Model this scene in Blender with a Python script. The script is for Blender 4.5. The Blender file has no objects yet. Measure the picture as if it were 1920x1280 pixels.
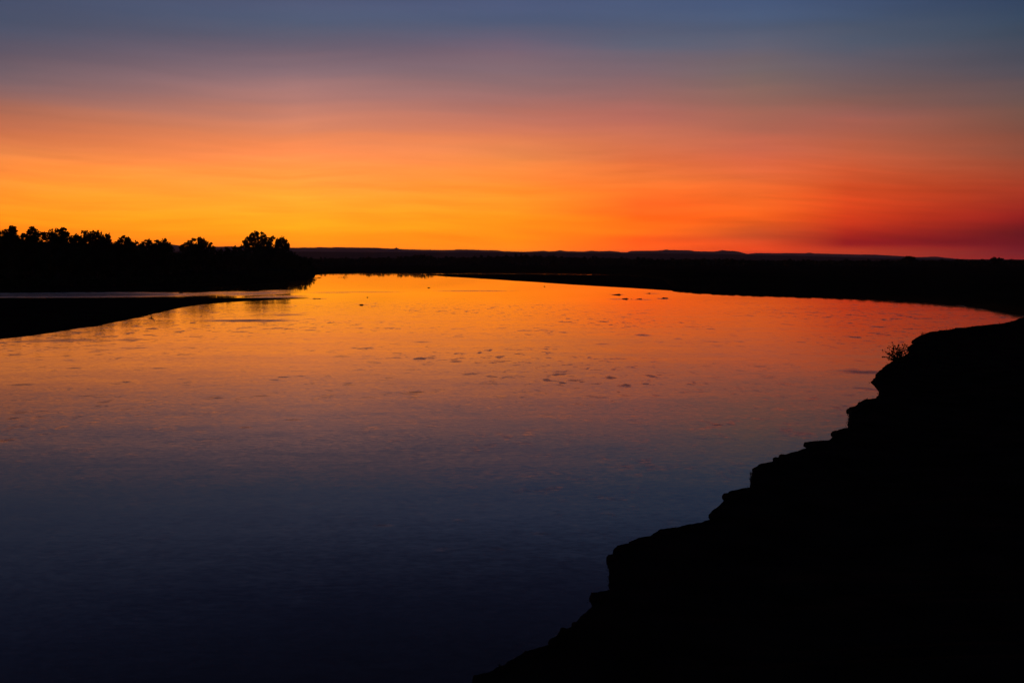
import bpy, math, random
import numpy as np
from mathutils import Vector, Matrix, noise

random.seed(7)
RNG = np.random.default_rng(11)
scene = bpy.context.scene
col = scene.collection
R = math.radians

# ------------------------------------------------------------------ camera
CAM_H = 6.5                       # eye height above the river
FPX = 1867.0                      # focal length in pixels of a 1920 px wide frame (35 mm lens)
HORIZON = 488.0
PITCH = math.atan((640.0 - HORIZON) / FPX)
cam_data = bpy.data.cameras.new('camera')
cam_data.lens = 35.0
cam_data.sensor_width = 36.0
cam_data.clip_start = 0.1
cam_data.clip_end = 200000.0
cam = bpy.data.objects.new('camera', cam_data)
col.objects.link(cam)
cam.location = (0, 0, CAM_H)
cam.rotation_euler = (R(90) - PITCH, 0, 0)
scene.camera = cam

# ------------------------------------------------------------------ picture settings
scene.render.engine = 'CYCLES'
scene.view_settings.view_transform = 'Standard'
scene.view_settings.look = 'None'
scene.view_settings.exposure = 0.0
scene.view_settings.gamma = 1.0
scene.view_settings.use_curve_mapping = False
scene.cycles.max_bounces = 6
scene.cycles.volume_bounces = 0
scene.cycles.use_denoising = True

# ------------------------------------------------------------------ sky: dusk, the sun already under the horizon
def lin(c):
    out = []
    for v in c:
        v = v / 255.0
        out.append(v / 12.92 if v <= 0.04045 else ((v + 0.055) / 1.055) ** 2.4)
    return tuple(out)

world = bpy.data.worlds.new('World')
scene.world = world
world.use_nodes = True
wn, wl = world.node_tree.nodes, world.node_tree.links
wn.clear()

def mth(nt, op, a, b=None, c=None, clamp=False):
    n = nt.nodes.new('ShaderNodeMath')
    n.operation = op
    n.use_clamp = clamp
    for i, v in enumerate((a, b, c)):
        if v is None:
            continue
        if isinstance(v, (int, float)):
            n.inputs[i].default_value = v
        else:
            nt.links.new(v, n.inputs[i])
    return n.outputs[0]

def mrange(nt, val, a, b, c=0.0, d=1.0, kind='SMOOTHSTEP'):
    n = nt.nodes.new('ShaderNodeMapRange')
    n.interpolation_type = kind
    nt.links.new(val, n.inputs['Value'])
    for k, v in (('From Min', a), ('From Max', b), ('To Min', c), ('To Max', d)):
        n.inputs[k].default_value = v
    return n.outputs['Result']

# afterglow colour by elevation (degrees) for several compass bearings measured from the view axis
UP = [(18, (50, 57, 88)), (22.5, (37, 41, 67)), (30, (26, 30, 52)), (45, (17, 21, 38)), (90, (11, 14, 28))]
def elev(y, az=0.0):
    dx, dy = math.tan(R(az)), (640.0 - y) / FPX
    c_, s_ = math.cos(PITCH), math.sin(PITCH)
    return max(0.0, math.degrees(math.atan2(-s_ + dy * c_, math.hypot(dx, c_ + dy * s_))))
COLS = [
    (-120, [(0, (70, 48, 62)), (3, (74, 56, 72)), (8, (70, 62, 84)), (14, (60, 64, 92))]),
    (-27.5, [(elev(y, -27.5), c) for y, c in (
        (488, (240, 105, 10)), (455, (250, 125, 8)), (425, (255, 148, 14)), (400, (255, 160, 28)), (350, (253, 157, 50)), (300, (238, 140, 68)),
        (250, (206, 120, 78)), (200, (165, 107, 88)), (150, (122, 100, 105)), (100, (99, 88, 102)),
        (50, (76, 82, 104)), (0, (72, 80, 106)))]),
    (-12, [(elev(y, -12), c) for y, c in (
        (488, (255, 132, 2)), (462, (255, 150, 6)), (440, (255, 166, 14)), (400, (255, 180, 36)), (350, (255, 168, 58)), (300, (250, 154, 80)),
        (250, (228, 140, 96)), (200, (190, 130, 114)), (150, (150, 118, 121)), (100, (114, 101, 115)),
        (50, (86, 92, 115)), (0, (80, 88, 117)))]),
    (0, [(elev(y), c) for y, c in (
        (488, (255, 138, 0)), (466, (255, 150, 2)), (440, (255, 146, 10)), (400, (255, 158, 28)), (350, (252, 150, 50)), (300, (245, 145, 75)),
        (250, (215, 128, 92)), (200, (172, 116, 106)), (150, (140, 112, 116)), (100, (116, 101, 117)),
        (50, (86, 92, 118)), (0, (77, 88, 121)))]),
    (7.1, [(elev(y, 7.1), c) for y, c in (
        (488, (255, 96, 4)), (464, (255, 106, 10)), (450, (251, 98, 14)), (432, (255, 122, 16)), (400, (252, 108, 26)), (350, (247, 124, 48)), (300, (228, 119, 68)),
        (260, (211, 120, 86)), (220, (184, 112, 98)), (180, (152, 108, 105)), (100, (108, 100, 115)),
        (50, (84, 92, 117)), (0, (74, 88, 121)))]),
    (13.6, [(elev(y, 13.6), c) for y, c in (
        (488, (255, 66, 4)), (470, (250, 80, 12)), (444, (218, 80, 32)), (405, (246, 102, 26)), (350, (236, 110, 50)), (300, (214, 106, 70)),
        (250, (184, 106, 84)), (200, (154, 105, 92)), (150, (125, 105, 102)), (100, (106, 98, 109)),
        (50, (82, 92, 116)), (0, (70, 87, 121)))]),
    (18.5, [(elev(y, 18.5), c) for y, c in (
        (488, (232, 60, 12)), (472, (226, 66, 16)), (460, (170, 32, 18)), (446, (168, 32, 18)), (428, (198, 50, 20)), (400, (216, 68, 24)), (350, (211, 82, 38)), (300, (199, 94, 58)),
        (260, (178, 97, 72)), (220, (157, 97, 85)), (180, (126, 95, 90)), (100, (92, 90, 104)),
        (50, (74, 85, 107)), (0, (64, 80, 112)))]),
    (27, [(elev(y, 27), c) for y, c in (
        (488, (180, 30, 20)), (474, (140, 18, 22)), (440, (108, 19, 22)), (400, (150, 36, 27)), (350, (165, 62, 38)), (300, (150, 76, 54)),
        (250, (128, 80, 66)), (200, (112, 85, 78)), (150, (92, 80, 86)), (100, (72, 75, 89)),
        (50, (58, 72, 92)), (0, (50, 66, 94)))]),
    (120, [(0, (70, 48, 62)), (3, (74, 56, 72)), (8, (70, 62, 84)), (14, (60, 64, 92))]),
]
nt = world.node_tree
tc = wn.new('ShaderNodeTexCoord')
nrm = wn.new('ShaderNodeVectorMath'); nrm.operation = 'NORMALIZE'
wl.new(tc.outputs['Generated'], nrm.inputs[0])
sx = wn.new('ShaderNodeSeparateXYZ')
wl.new(nrm.outputs[0], sx.inputs[0])
EL = mth(nt, 'MULTIPLY', mth(nt, 'ARCSINE', sx.outputs['Z']), 180 / math.pi)
AZ = mth(nt, 'MULTIPLY', mth(nt, 'ARCTAN2', sx.outputs['X'], sx.outputs['Y']), 180 / math.pi)
# thin smoke layers: long, flat streaks that shift the bands a little
cv = wn.new('ShaderNodeCombineXYZ')
wl.new(mth(nt, 'MULTIPLY', AZ, 0.075), cv.inputs[0])
wob = wn.new('ShaderNodeTexNoise'); wob.inputs['Scale'].default_value = 3.2; wob.inputs['Detail'].default_value = 2
wl.new(nrm.outputs[0], wob.inputs['Vector'])
wl.new(mth(nt, 'ADD', mth(nt, 'MULTIPLY_ADD', EL, 1.0, mth(nt, 'MULTIPLY', AZ, 0.02)), mth(nt, 'MULTIPLY', wob.outputs['Fac'], 3.0)), cv.inputs[1])
def wnoise(scale, detail, off):
    o = wn.new('ShaderNodeVectorMath'); o.operation = 'ADD'
    wl.new(cv.outputs[0], o.inputs[0]); o.inputs[1].default_value = off
    n = wn.new('ShaderNodeTexNoise')
    n.inputs['Scale'].default_value = scale
    n.inputs['Detail'].default_value = detail
    n.inputs['Roughness'].default_value = 0.5
    wl.new(o.outputs[0], n.inputs['Vector'])
    return mth(nt, 'SUBTRACT', n.outputs['Fac'], 0.5)
shift = mth(nt, 'ADD', mth(nt, 'MULTIPLY', wnoise(0.55, 3, (3.1, 0.7, 0)), 0.8), mth(nt, 'MULTIPLY', wnoise(1.7, 2, (9.1, 4.7, 0)), 0.4))
soft = mrange(nt, EL, 0.2, 4.0)
ELS = mth(nt, 'ADD', EL, mth(nt, 'MULTIPLY', shift, soft))
FAC = mth(nt, 'POWER', mth(nt, 'DIVIDE', mth(nt, 'MAXIMUM', ELS, 0.0), 90.0), 0.5)

HAZE, HAZE_TOP = 3.2e-5, 280.0            # the air below takes this much of the low sky away again
def ramp(stops):
    n = wn.new('ShaderNodeValToRGB')
    n.color_ramp.interpolation = 'CARDINAL'
    e = n.color_ramp.elements
    stops = sorted(list(stops) + UP)
    while len(e) < len(stops):
        e.new(0.5)
    for k, (el, c) in enumerate(stops):
        e[k].position = math.sqrt(max(el, 0) / 90.0)
    for k, (el, c) in enumerate(stops):
        r_, g_, b_ = lin(c)
        if c[0] > 110 and el > 2.0:          # the mirror image in the river is warmer than the flattened sky
            r_ *= 1.05; g_ *= 0.965; b_ *= 0.95
        if c[0] > 246:                       # the photograph clips its reds here
            r_ *= 1.0 + 0.36 * min(1.0, (c[0] - 246) / 8.0)
        f_ = math.exp(0.6 * HAZE * HAZE_TOP / math.tan(R(max(el, 0.6))))
        e[k].color = (0.4 * r_ * f_, 0.4 * g_ * f_, 0.4 * b_ * f_, 1)
    wl.new(FAC, n.inputs[0])
    return n.outputs[0]

cur = ramp(COLS[0][1])
for (a0, _), (a1, st) in zip(COLS[:-1], COLS[1:]):
    mx = wn.new('ShaderNodeMix'); mx.data_type = 'RGBA'
    wl.new(mrange(nt, AZ, a0, a1, kind='LINEAR' if abs(a0) < 100 and abs(a1) < 100 else 'SMOOTHSTEP'), mx.inputs[0])
    wl.new(cur, mx.inputs[6]); wl.new(ramp(st), mx.inputs[7])
    cur = mx.outputs[2]
# brightness of the smoke layers
low = mth(nt, 'MULTIPLY', mrange(nt, EL, 0.0, 0.8), mrange(nt, EL, 9.0, 2.0))
streak = mth(nt, 'MULTIPLY', mth(nt, 'ADD', wnoise(1.5, 3, (5.2, 3.3, 0)), mth(nt, 'MULTIPLY', wnoise(3.4, 2, (2.2, 6.3, 0)), 0.5)), low)
gain = mth(nt, 'ADD', mth(nt, 'MULTIPLY_ADD', mth(nt, 'MULTIPLY', wnoise(0.9, 3, (1.3, 8.2, 0)), soft), 0.22, 1.0), mth(nt, 'MULTIPLY', streak, 0.50))
vm = wn.new('ShaderNodeVectorMath'); vm.operation = 'SCALE'
wl.new(cur, vm.inputs[0]); wl.new(gain, vm.inputs['Scale'])
bg_glow = wn.new('ShaderNodeBackground')
wl.new(vm.outputs[0], bg_glow.inputs['Color'])
bg_glow.inputs['Strength'].default_value = 2.5
sky = wn.new('ShaderNodeTexSky')
sky.sky_type = 'NISHITA'
sky.sun_disc = False
sky.sun_elevation = R(-4.0)
sky.sun_rotation = R(-9.0)
sky.dust_density = 4.0
bg_sky = wn.new('ShaderNodeBackground')
wl.new(sky.outputs[0], bg_sky.inputs['Color'])
bg_sky.inputs['Strength'].default_value = 0.02
add = wn.new('ShaderNodeAddShader')
wl.new(bg_glow.outputs[0], add.inputs[0]); wl.new(bg_sky.outputs[0], add.inputs[1])
wo = wn.new('ShaderNodeOutputWorld')
wl.new(add.outputs[0], wo.inputs['Surface'])
world.cycles.sampling_method = 'MANUAL'
world.cycles.sample_map_resolution = 1024

# ------------------------------------------------------------------ helpers
def ray(x, y):
    dx, dy = (x - 960.0) / FPX, (640.0 - y) / FPX
    c, s = math.cos(PITCH), math.sin(PITCH)
    return Vector((dx, c + dy * s, -s + dy * c))

def on_plane(x, y, z):
    d = ray(x, y)
    return Vector((0, 0, CAM_H)) + d * ((z - CAM_H) / d.z)

def at_dist(x, y, D):
    d = ray(x, y)
    return Vector((0, 0, CAM_H)) + d * (D / d.y)

def mesh_from(name, verts, faces):
    me = bpy.data.meshes.new(name)
    me.from_pydata([tuple(v) for v in verts], [], faces)
    me.update()
    return me

def quads_mesh(name, V):
    """V: (n,4,3) array of loose quads."""
    n = len(V)
    me = bpy.data.meshes.new(name)
    me.vertices.add(n * 4)
    me.vertices.foreach_set('co', V.reshape(-1).astype(np.float32))
    me.loops.add(n * 4)
    me.loops.foreach_set('vertex_index', np.arange(n * 4, dtype=np.int32))
    me.polygons.add(n)
    me.polygons.foreach_set('loop_start', np.arange(0, n * 4, 4, dtype=np.int32))
    me.update(calc_edges=True)
    return me

def link(name, me, mat=None, parent=None, loc=None):
    o = bpy.data.objects.new(name, me)
    col.objects.link(o)
    if mat is not None and me is not None and not me.materials:
        me.materials.append(mat)
    if parent is not None:
        o.parent = parent
    if loc is not None:
        o.location = loc
    return o

def tag(o, label=None, cat=None, group=None, kind=None):
    if label: o['label'] = label
    if cat: o['category'] = cat
    if group: o['group'] = group
    if kind: o['kind'] = kind
    return o

def smooth(me):
    me.polygons.foreach_set('use_smooth', [True] * len(me.polygons))

def material(name, c1, c2, scale, rough=0.9, spec=0.2, bump=0.0, detail=5):
    m = bpy.data.materials.new(name)
    m.use_nodes = True
    t = m.node_tree
    b = t.nodes['Principled BSDF']
    b.inputs['Roughness'].default_value = rough
    b.inputs['Specular IOR Level'].default_value = spec
    co = t.nodes.new('ShaderNodeTexCoord')
    n = t.nodes.new('ShaderNodeTexNoise')
    n.inputs['Scale'].default_value = scale
    n.inputs['Detail'].default_value = detail
    t.links.new(co.outputs['Object'], n.inputs['Vector'])
    r = t.nodes.new('ShaderNodeValToRGB')
    r.color_ramp.elements[0].position = 0.35
    r.color_ramp.elements[1].position = 0.65
    r.color_ramp.elements[0].color = (*c1, 1)
    r.color_ramp.elements[1].color = (*c2, 1)
    t.links.new(n.outputs['Fac'], r.inputs[0])
    t.links.new(r.outputs[0], b.inputs['Base Color'])
    if bump:
        bp = t.nodes.new('ShaderNodeBump')
        bp.inputs['Strength'].default_value = bump
        t.links.new(n.outputs['Fac'], bp.inputs['Height'])
        t.links.new(bp.outputs[0], b.inputs['Normal'])
    return m

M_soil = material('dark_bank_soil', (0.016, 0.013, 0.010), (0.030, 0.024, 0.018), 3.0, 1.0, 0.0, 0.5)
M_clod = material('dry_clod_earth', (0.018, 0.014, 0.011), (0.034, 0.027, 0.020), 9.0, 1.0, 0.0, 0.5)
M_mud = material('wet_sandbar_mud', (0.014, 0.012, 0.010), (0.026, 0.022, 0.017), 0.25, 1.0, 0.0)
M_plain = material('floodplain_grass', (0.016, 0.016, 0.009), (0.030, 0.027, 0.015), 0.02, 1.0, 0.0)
M_hill = material('hill_woodland', (0.035, 0.036, 0.024), (0.060, 0.055, 0.040), 0.004, 1.0, 0.0)
M_leaf = material('tree_leaves', (0.022, 0.030, 0.010), (0.050, 0.060, 0.020), 0.35, 0.8, 0.15)
M_bark = material('tree_bark', (0.030, 0.024, 0.018), (0.060, 0.048, 0.036), 2.0, 0.95, 0.1, 0.4)
M_twig = material('shrub_twigs', (0.03, 0.022, 0.015), (0.06, 0.045, 0.03), 30.0, 0.9, 0.1)
M_sleaf = material('shrub_leaves', (0.03, 0.035, 0.012), (0.06, 0.06, 0.022), 20.0, 0.8, 0.15)
M_grass = material('dry_grass_blades', (0.05, 0.042, 0.02), (0.10, 0.08, 0.04), 4.0, 0.9, 0.1)
M_hippo = material('wet_hippo_hide', (0.030, 0.022, 0.022), (0.055, 0.038, 0.036), 4.0, 0.45, 0.3)
M_wood = material('waterlogged_wood', (0.025, 0.020, 0.015), (0.05, 0.04, 0.03), 5.0, 0.7, 0.2)
M_bird = material('brown_plumage', (0.05, 0.035, 0.025), (0.10, 0.075, 0.05), 12.0, 0.8, 0.1)

# ------------------------------------------------------------------ river water
def water_material():
    m = bpy.data.materials.new('river_water')
    m.use_nodes = True
    t = m.node_tree
    b = t.nodes['Principled BSDF']
    b.inputs['Base Color'].default_value = (0.003, 0.0035, 0.004, 1)
    b.inputs['IOR'].default_value = 1.333
    b.inputs['Specular IOR Level'].default_value = 0.5
    co = t.nodes.new('ShaderNodeTexCoord')
    P = co.outputs['Object']
    def noise(scale, detail, rough=0.55, stretch=(1, 1, 1), off=(0, 0, 0), dist=0.0):
        mp = t.nodes.new('ShaderNodeMapping')
        mp.inputs['Scale'].default_value = stretch
        mp.inputs['Location'].default_value = off
        t.links.new(P, mp.inputs['Vector'])
        n = t.nodes.new('ShaderNodeTexNoise')
        n.inputs['Scale'].default_value = scale
        n.inputs['Detail'].default_value = detail
        n.inputs['Roughness'].default_value = rough
        n.inputs['Distortion'].default_value = dist
        t.links.new(mp.outputs[0], n.inputs['Vector'])
        return n
    # --- where the surface is ruffled: hand-placed riffles and wakes, then loose boils
    patches = [
        # px, py of the middle, half width px, half height px, strength
        (466, 601, 112, 3.2, 1.0), (540, 590, 50, 2.5, 0.45),
        (690, 547.5, 100, 1.0, 0.55), (890, 545.5, 110, 1.1, 0.75), (620, 548.3, 60, 0.9, 0.7),
        (120, 552.5, 360, 7.0, 1.5), (420, 549.0, 90, 4.0, 0.6), (478, 550.0, 92, 6.0, 0.75), (520, 545.0, 50, 2.0, 0.5), (515, 557.5, 75, 6.0, 0.7),
        (1615, 697, 60, 6.0, 0.7), (1158, 560.9, 26, 1.1, 0.8), (1205, 561.6, 34, 1.0, 0.7), (1243, 560.0, 18, 1.4, 0.8),
        (1157, 552.2, 20, 1.2, 0.8), (1222, 550.2, 22, 1.0, 0.7), (682, 571.6, 16, 1.2, 0.6), (596, 560.0, 28, 1.2, 0.6),
        (120, 638, 90, 4.0, 0.45), (240, 637, 40, 3.0, 0.4), (60, 640, 60, 3, 0.3),
        (225, 717, 27, 4.5, 0.8), (780, 735, 26, 3.0, 0.8), (400, 746, 30, 3.5, 0.7), (40, 721, 34, 3, 0.6), (855, 677.5, 18, 2, 0.9),
        (1290, 735, 22, 2.5, 0.35), (25, 784, 18, 3, 0.7), (12, 825, 20, 5, 0.7), (550, 787, 22, 3, 0.5), (1205, 628, 22, 3, 0.7),
        (1345, 796, 20, 2, 0.8), (460, 801, 18, 3, 0.5), (790, 641, 26, 2, 0.6), (450, 622, 22, 2.5, 0.5), (530, 707, 20, 2, 0.7), (300, 690, 24, 2, 0.6), (140, 690, 22, 2, 0.5), (640, 668, 26, 2, 0.5), (700, 702, 22, 1.8, 0.5), (955, 655, 20, 1.8, 0.5), (1060, 700, 20, 2, 0.5), (1130, 645, 22, 1.6, 0.5),
        (1440, 707, 26, 2, 0.5), (1330, 640, 22, 1.8, 0.4), (160, 742, 30, 2.2, 0.5), (690, 745, 26, 2, 0.4), (350, 722, 16, 1.6, 0.7), (515, 712, 16, 1.6, 0.6), (565, 705, 14, 1.4, 0.6), (490, 742, 26, 2, 0.6),
        (835, 1030, 30, 7, 0.30), (935, 1030, 26, 7, 0.25), (720, 985, 30, 4, 0.25), (1010, 1000, 26, 5, 0.22), (860, 975, 24, 4, 0.2)]
    total = None
    for (x, y, hw, hh, s) in patches:
        c = on_plane(x, y, 0)
        rx = hw / FPX * c.y
        ry = 0.5 * (on_plane(x, y - hh, 0).y - on_plane(x, y + hh, 0).y)
        mp = t.nodes.new('ShaderNodeMapping')
        mp.inputs['Location'].default_value = (-c.x / rx, -c.y / ry, 0)
        mp.inputs['Scale'].default_value = (1 / rx, 1 / ry, 1)
        t.links.new(P, mp.inputs['Vector'])
        ln = t.nodes.new('ShaderNodeVectorMath'); ln.operation = 'LENGTH'
        t.links.new(mp.outputs[0], ln.inputs[0])
        v = mrange(t, ln.outputs['Value'], 1.0, 0.25, 0.0, s)
        total = v if total is None else mth(t, 'MAXIMUM', total, v)
    broken = mrange(t, noise(0.9, 4, 0.65, (0.6, 1, 1)).outputs['Fac'], 0.28, 0.52)
    riffle = mth(t, 'MULTIPLY', total, broken)
    boil_a = mrange(t, noise(0.75, 3, 0.6, (0.8, 0.5, 1), (4, 9, 0), 0.3).outputs['Fac'], 0.58, 0.67)
    boil_b = mrange(t, noise(1.5, 3, 0.6, (0.7, 0.5, 1), (14, 2, 0), 0.3).outputs['Fac'], 0.58, 0.67)
    fleck = mth(t, 'MAXIMUM', boil_a, mth(t, 'MULTIPLY', boil_b, 0.8))
    wide = mrange(t, noise(0.045, 3, 0.6, (0.7, 0.6, 1)).outputs['Fac'], 0.42, 0.62)      # calmer and livelier reaches
    fleck = mth(t, 'MULTIPLY', fleck, mth(t, 'MULTIPLY_ADD', wide, 0.75, 0.18))
    sep = t.nodes.new('ShaderNodeSeparateXYZ')
    t.links.new(P, sep.inputs[0])
    fleck = mth(t, 'MULTIPLY', fleck, mrange(t, sep.outputs['Y'], 18.0, 60.0, 0.2, 1.0))
    calm = mrange(t, sep.outputs['Y'], 120.0, 190.0, 1.0, 0.05)                            # slack water under the far bank
    ruffle = mth(t, 'MAXIMUM', riffle, mth(t, 'MULTIPLY', fleck, calm))
    calm = mth(t, 'MAXIMUM', calm, riffle)
    # --- slopes of the visible wavelets
    def slope(n, amp):
        s = t.nodes.new('ShaderNodeVectorMath'); s.operation = 'SUBTRACT'
        t.links.new(n.outputs['Color'], s.inputs[0]); s.inputs[1].default_value = (0.5, 0.5, 0.5)
        k = t.nodes.new('ShaderNodeVectorMath'); k.operation = 'SCALE'
        t.links.new(s.outputs[0], k.inputs[0])
        if isinstance(amp, float): k.inputs['Scale'].default_value = amp
        else: t.links.new(amp, k.inputs['Scale'])
        return k.outputs[0]
    a_small = mth(t, 'MULTIPLY', mth(t, 'MULTIPLY_ADD', ruffle, 0.26, mth(t, 'MULTIPLY_ADD', wide, 0.02, 0.034)), calm)
    a_mid = mth(t, 'MULTIPLY', mth(t, 'MULTIPLY_ADD', ruffle, 0.09, 0.015), calm)
    a_big = mth(t, 'MULTIPLY', 0.016, calm)
    s1 = slope(noise(6.5, 3, 0.6, (0.6, 1.2, 1)), a_small)
    s2 = slope(noise(1.1, 3, 0.55, (0.6, 1.2, 1), (5, 1, 0)), a_mid)
    s3 = slope(noise(0.20, 2, 0.5, (0.25, 1.3, 1), (2, 7, 0)), a_big)
    acc = s1
    for s in (s2, s3):
        ad = t.nodes.new('ShaderNodeVectorMath'); ad.operation = 'ADD'
        t.links.new(acc, ad.inputs[0]); t.links.new(s, ad.inputs[1]); acc = ad.outputs[0]
    flat = t.nodes.new('ShaderNodeVectorMath'); flat.operation = 'MULTIPLY'
    t.links.new(acc, flat.inputs[0]); flat.inputs[1].default_value = (1, 1, 0)
    up = t.nodes.new('ShaderNodeVectorMath'); up.operation = 'ADD'
    t.links.new(flat.outputs[0], up.inputs[0]); up.inputs[1].default_value = (0, 0, 1)
    nz = t.nodes.new('ShaderNodeVectorMath'); nz.operation = 'NORMALIZE'
    t.links.new(up.outputs[0], nz.inputs[0])
    t.links.new(nz.outputs[0], b.inputs['Normal'])
    # --- ripples too small to see one by one
    base_r = mth(t, 'MULTIPLY_ADD', calm, 0.055, 0.02)
    t.links.new(mth(t, 'MULTIPLY_ADD', ruffle, 0.29, base_r), b.inputs['Roughness'])
    return m

W = 2600.0
river = link('river', mesh_from('river', [(-W, -600, 0), (W, -600, 0), (W, 1600, 0), (-W, 1600, 0)], [(0, 1, 2, 3)]), water_material())
tag(river, 'wide smooth river mirroring the orange and blue dusk sky', kind='structure')

# ------------------------------------------------------------------ ground beyond the river: one sheet out to the horizon
SHORE = [(-2600, 552), (-1500, 550), (-700, 549), (-300, 548), (-80, 547.2), (60, 546.5), (150, 546.0), (215, 543.5), (280, 541.0), (350, 537.5), (420, 532.5),
         (480, 529.0), (540, 525.0), (572, 521.8), (584, 519.5), (588, 516.5), (592, 513.2), (620, 511.3), (680, 510.8), (750, 510.9),
         (820, 510.6), (900, 510.8), (980, 511.0), (1050, 511.6), (1110, 512.8), (1190, 516.0), (1240, 525.0), (1262, 541.8), (1300, 545.0), (1350, 547.8), (1400, 549.6),
         (1450, 551.0), (1500, 552.8), (1560, 555.0), (1620, 558.0), (1700, 563.0), (1760, 567.2), (1810, 571.5), (1850, 577.0), (1885, 584.0),
         (1925, 590.5), (2000, 598), (2150, 606), (2500, 615), (3200, 622), (5000, 630)]
def resample(pts, step):
    out = []
    for (a, b) in zip(pts[:-1], pts[1:]):
        n = max(1, int(math.hypot(b[0] - a[0], (b[1] - a[1])) / step))
        for k in range(n):
            f = k / n
            out.append((a[0] + (b[0] - a[0]) * f, a[1] + (b[1] - a[1]) * f))
    out.append(pts[-1])
    return out

def fbm1(n, seed, octaves=((40, 1.0), (14, 0.5), (5, 0.3), (2, 0.2))):
    g = np.random.default_rng(seed)
    out = np.zeros(n)
    x = np.arange(n)
    for period, amp in octaves:
        k = int(n / period) + 3
        v = g.uniform(-1, 1, k)
        out += amp * np.interp(x / period, np.arange(k), v)
    return out

ground_rows = [(0.997, -0.6), (1.0, 0.02), (1.003, 0.3), (1.008, 0.55), (1.03, 0.8), (1.1, 1.0), (1.3, 1.2), (1.8, 1.4), (3.0, 1.6), (8.0, 1.9), (25.0, 2.2), (90.0, 2.5)]
pts = resample(SHORE, 6)
jit = fbm1(len(pts), 5)
V, F = [], []
for i, (x, y) in enumerate(pts):
    p = on_plane(x, y + 0.25 * jit[i] * max(0.4, (y - 505) / 40.0), 0)
    r0 = math.hypot(p.x, p.y)
    ux, uy = p.x / r0, p.y / r0
    for k, (f, z) in enumerate(ground_rows):
        rr = r0 * f if k < 8 else (r0 * 1.8) + (34000 - r0 * 1.8) * [0.02, 0.1, 0.35, 1.0][k - 8]
        zz = z + (0.10 * random.uniform(-1, 1) if 2 <= k <= 7 else 0)
        V.append((ux * rr, uy * rr, zz))
nr = len(ground_rows)
for i in range(len(pts) - 1):
    for k in range(nr - 1):
        a = i * nr + k
        F.append((a, a + nr, a + nr + 1, a + 1))
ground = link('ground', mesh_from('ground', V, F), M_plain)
smooth(ground.data)
tag(ground, 'flat dark floodplain across the river reaching to the hills', kind='structure')

# low bars of mud and sand, each a body of its own
def bar(name, outline, top, label, seed, step=5, edge=0.25):
    pts = resample(outline + [outline[0]], step)[:-1]
    j = fbm1(len(pts), seed)
    ring = [on_plane(x, y + edge * j[i] * max(0.3, (y - 500) / 60), 0) for i, (x, y) in enumerate(pts)]
    cx = sum(p.x for p in ring) / len(ring); cy = sum(p.y for p in ring) / len(ring)
    # pull rings inward along the local normal so that thin tails stay thin
    V, F = [], []
    n = len(ring)
    prof = [(0.0, -0.5), (0.0, 0.015), (0.35, 0.12), (1.0, 0.6), (2.2, 0.85), (4.0, 1.0)]
    area = sum(ring[i].x * ring[(i + 1) % n].y - ring[(i + 1) % n].x * ring[i].y for i in range(n))
    sgn = 1 if area > 0 else -1
    P2 = np.array([(p.x, p.y) for p in ring])
    thin = []
    for i in range(n):
        d = np.hypot(P2[:, 0] - P2[i, 0], P2[:, 1] - P2[i, 1])
        gap = np.abs(np.arange(n) - i); gap = np.minimum(gap, n - gap)
        thin.append(min(1.0, d[gap > 6].min() / 12.0))
    for (d, h) in prof:
        for i in range(n):
            a, b = ring[i - 1], ring[(i + 1) % n]
            t = (b - a); t.z = 0
            t = t.normalized() if t.length > 1e-6 else Vector((1, 0, 0))
            nn = Vector((-t.y, t.x, 0)) * sgn
            V.append((ring[i].x + nn.x * d * thin[i], ring[i].y + nn.y * d * thin[i], h * top * thin[i] if h > 0.02 else h))
    for k in range(len(prof) - 1):
        for i in range(n):
            i2 = (i + 1) % n
            F.append((k * n + i, k * n + i2, (k + 1) * n + i2, (k + 1) * n + i))
    F.append(tuple(range((len(prof) - 1) * n, len(prof) * n)))
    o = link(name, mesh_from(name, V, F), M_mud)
    tag(o, label, kind='structure')
    return o

bar('sandbar', [(-420, 559.0), (-150, 559.0), (0, 559.0), (120, 559.2), (260, 559.2), (380, 559.0), (460, 558.7), (515, 558.3), (560, 558.4), (580, 559.0),
                (560, 560.0), (530, 561.2), (500, 562.8), (460, 564.9), (420, 567.2), (380, 570.5), (345, 575.5), (325, 579.5), (305, 584.5), (287, 588.0), (276, 590.5), (281, 591.0), (272, 592.2),
                (262, 593.6), (271, 594.3), (262, 595.2), (250, 596.5), (236, 600.0), (215, 603.5), (200, 607.0), (182, 611.5), (168, 613.0), (150, 615.0), (120, 620.0), (95, 624.0),
                (60, 629.0), (30, 632.5), (0, 635.5), (-80, 643), (-250, 654), (-430, 660)], 0.22,
    'flat black sandbar tapering to a point in front of the left bank', 3, 4)
bar('sandbar', [(800, 515.2), (850, 514.6), (930, 514.6), (1000, 514.8), (1060, 515.4), (1110, 516.0), (1180, 517.5), (1290, 530), (1330, 541), (1310, 546.0),
                (1255, 543.2), (1200, 540.2), (1150, 537.5), (1100, 534.4), (1050, 531.2), (1000, 527.8), (950, 524.8), (900, 521.6), (860, 519.3), (830, 517.5)], 0.3,
    'low black sand spit running into the bend from the far right shore', 9, 4)

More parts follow.
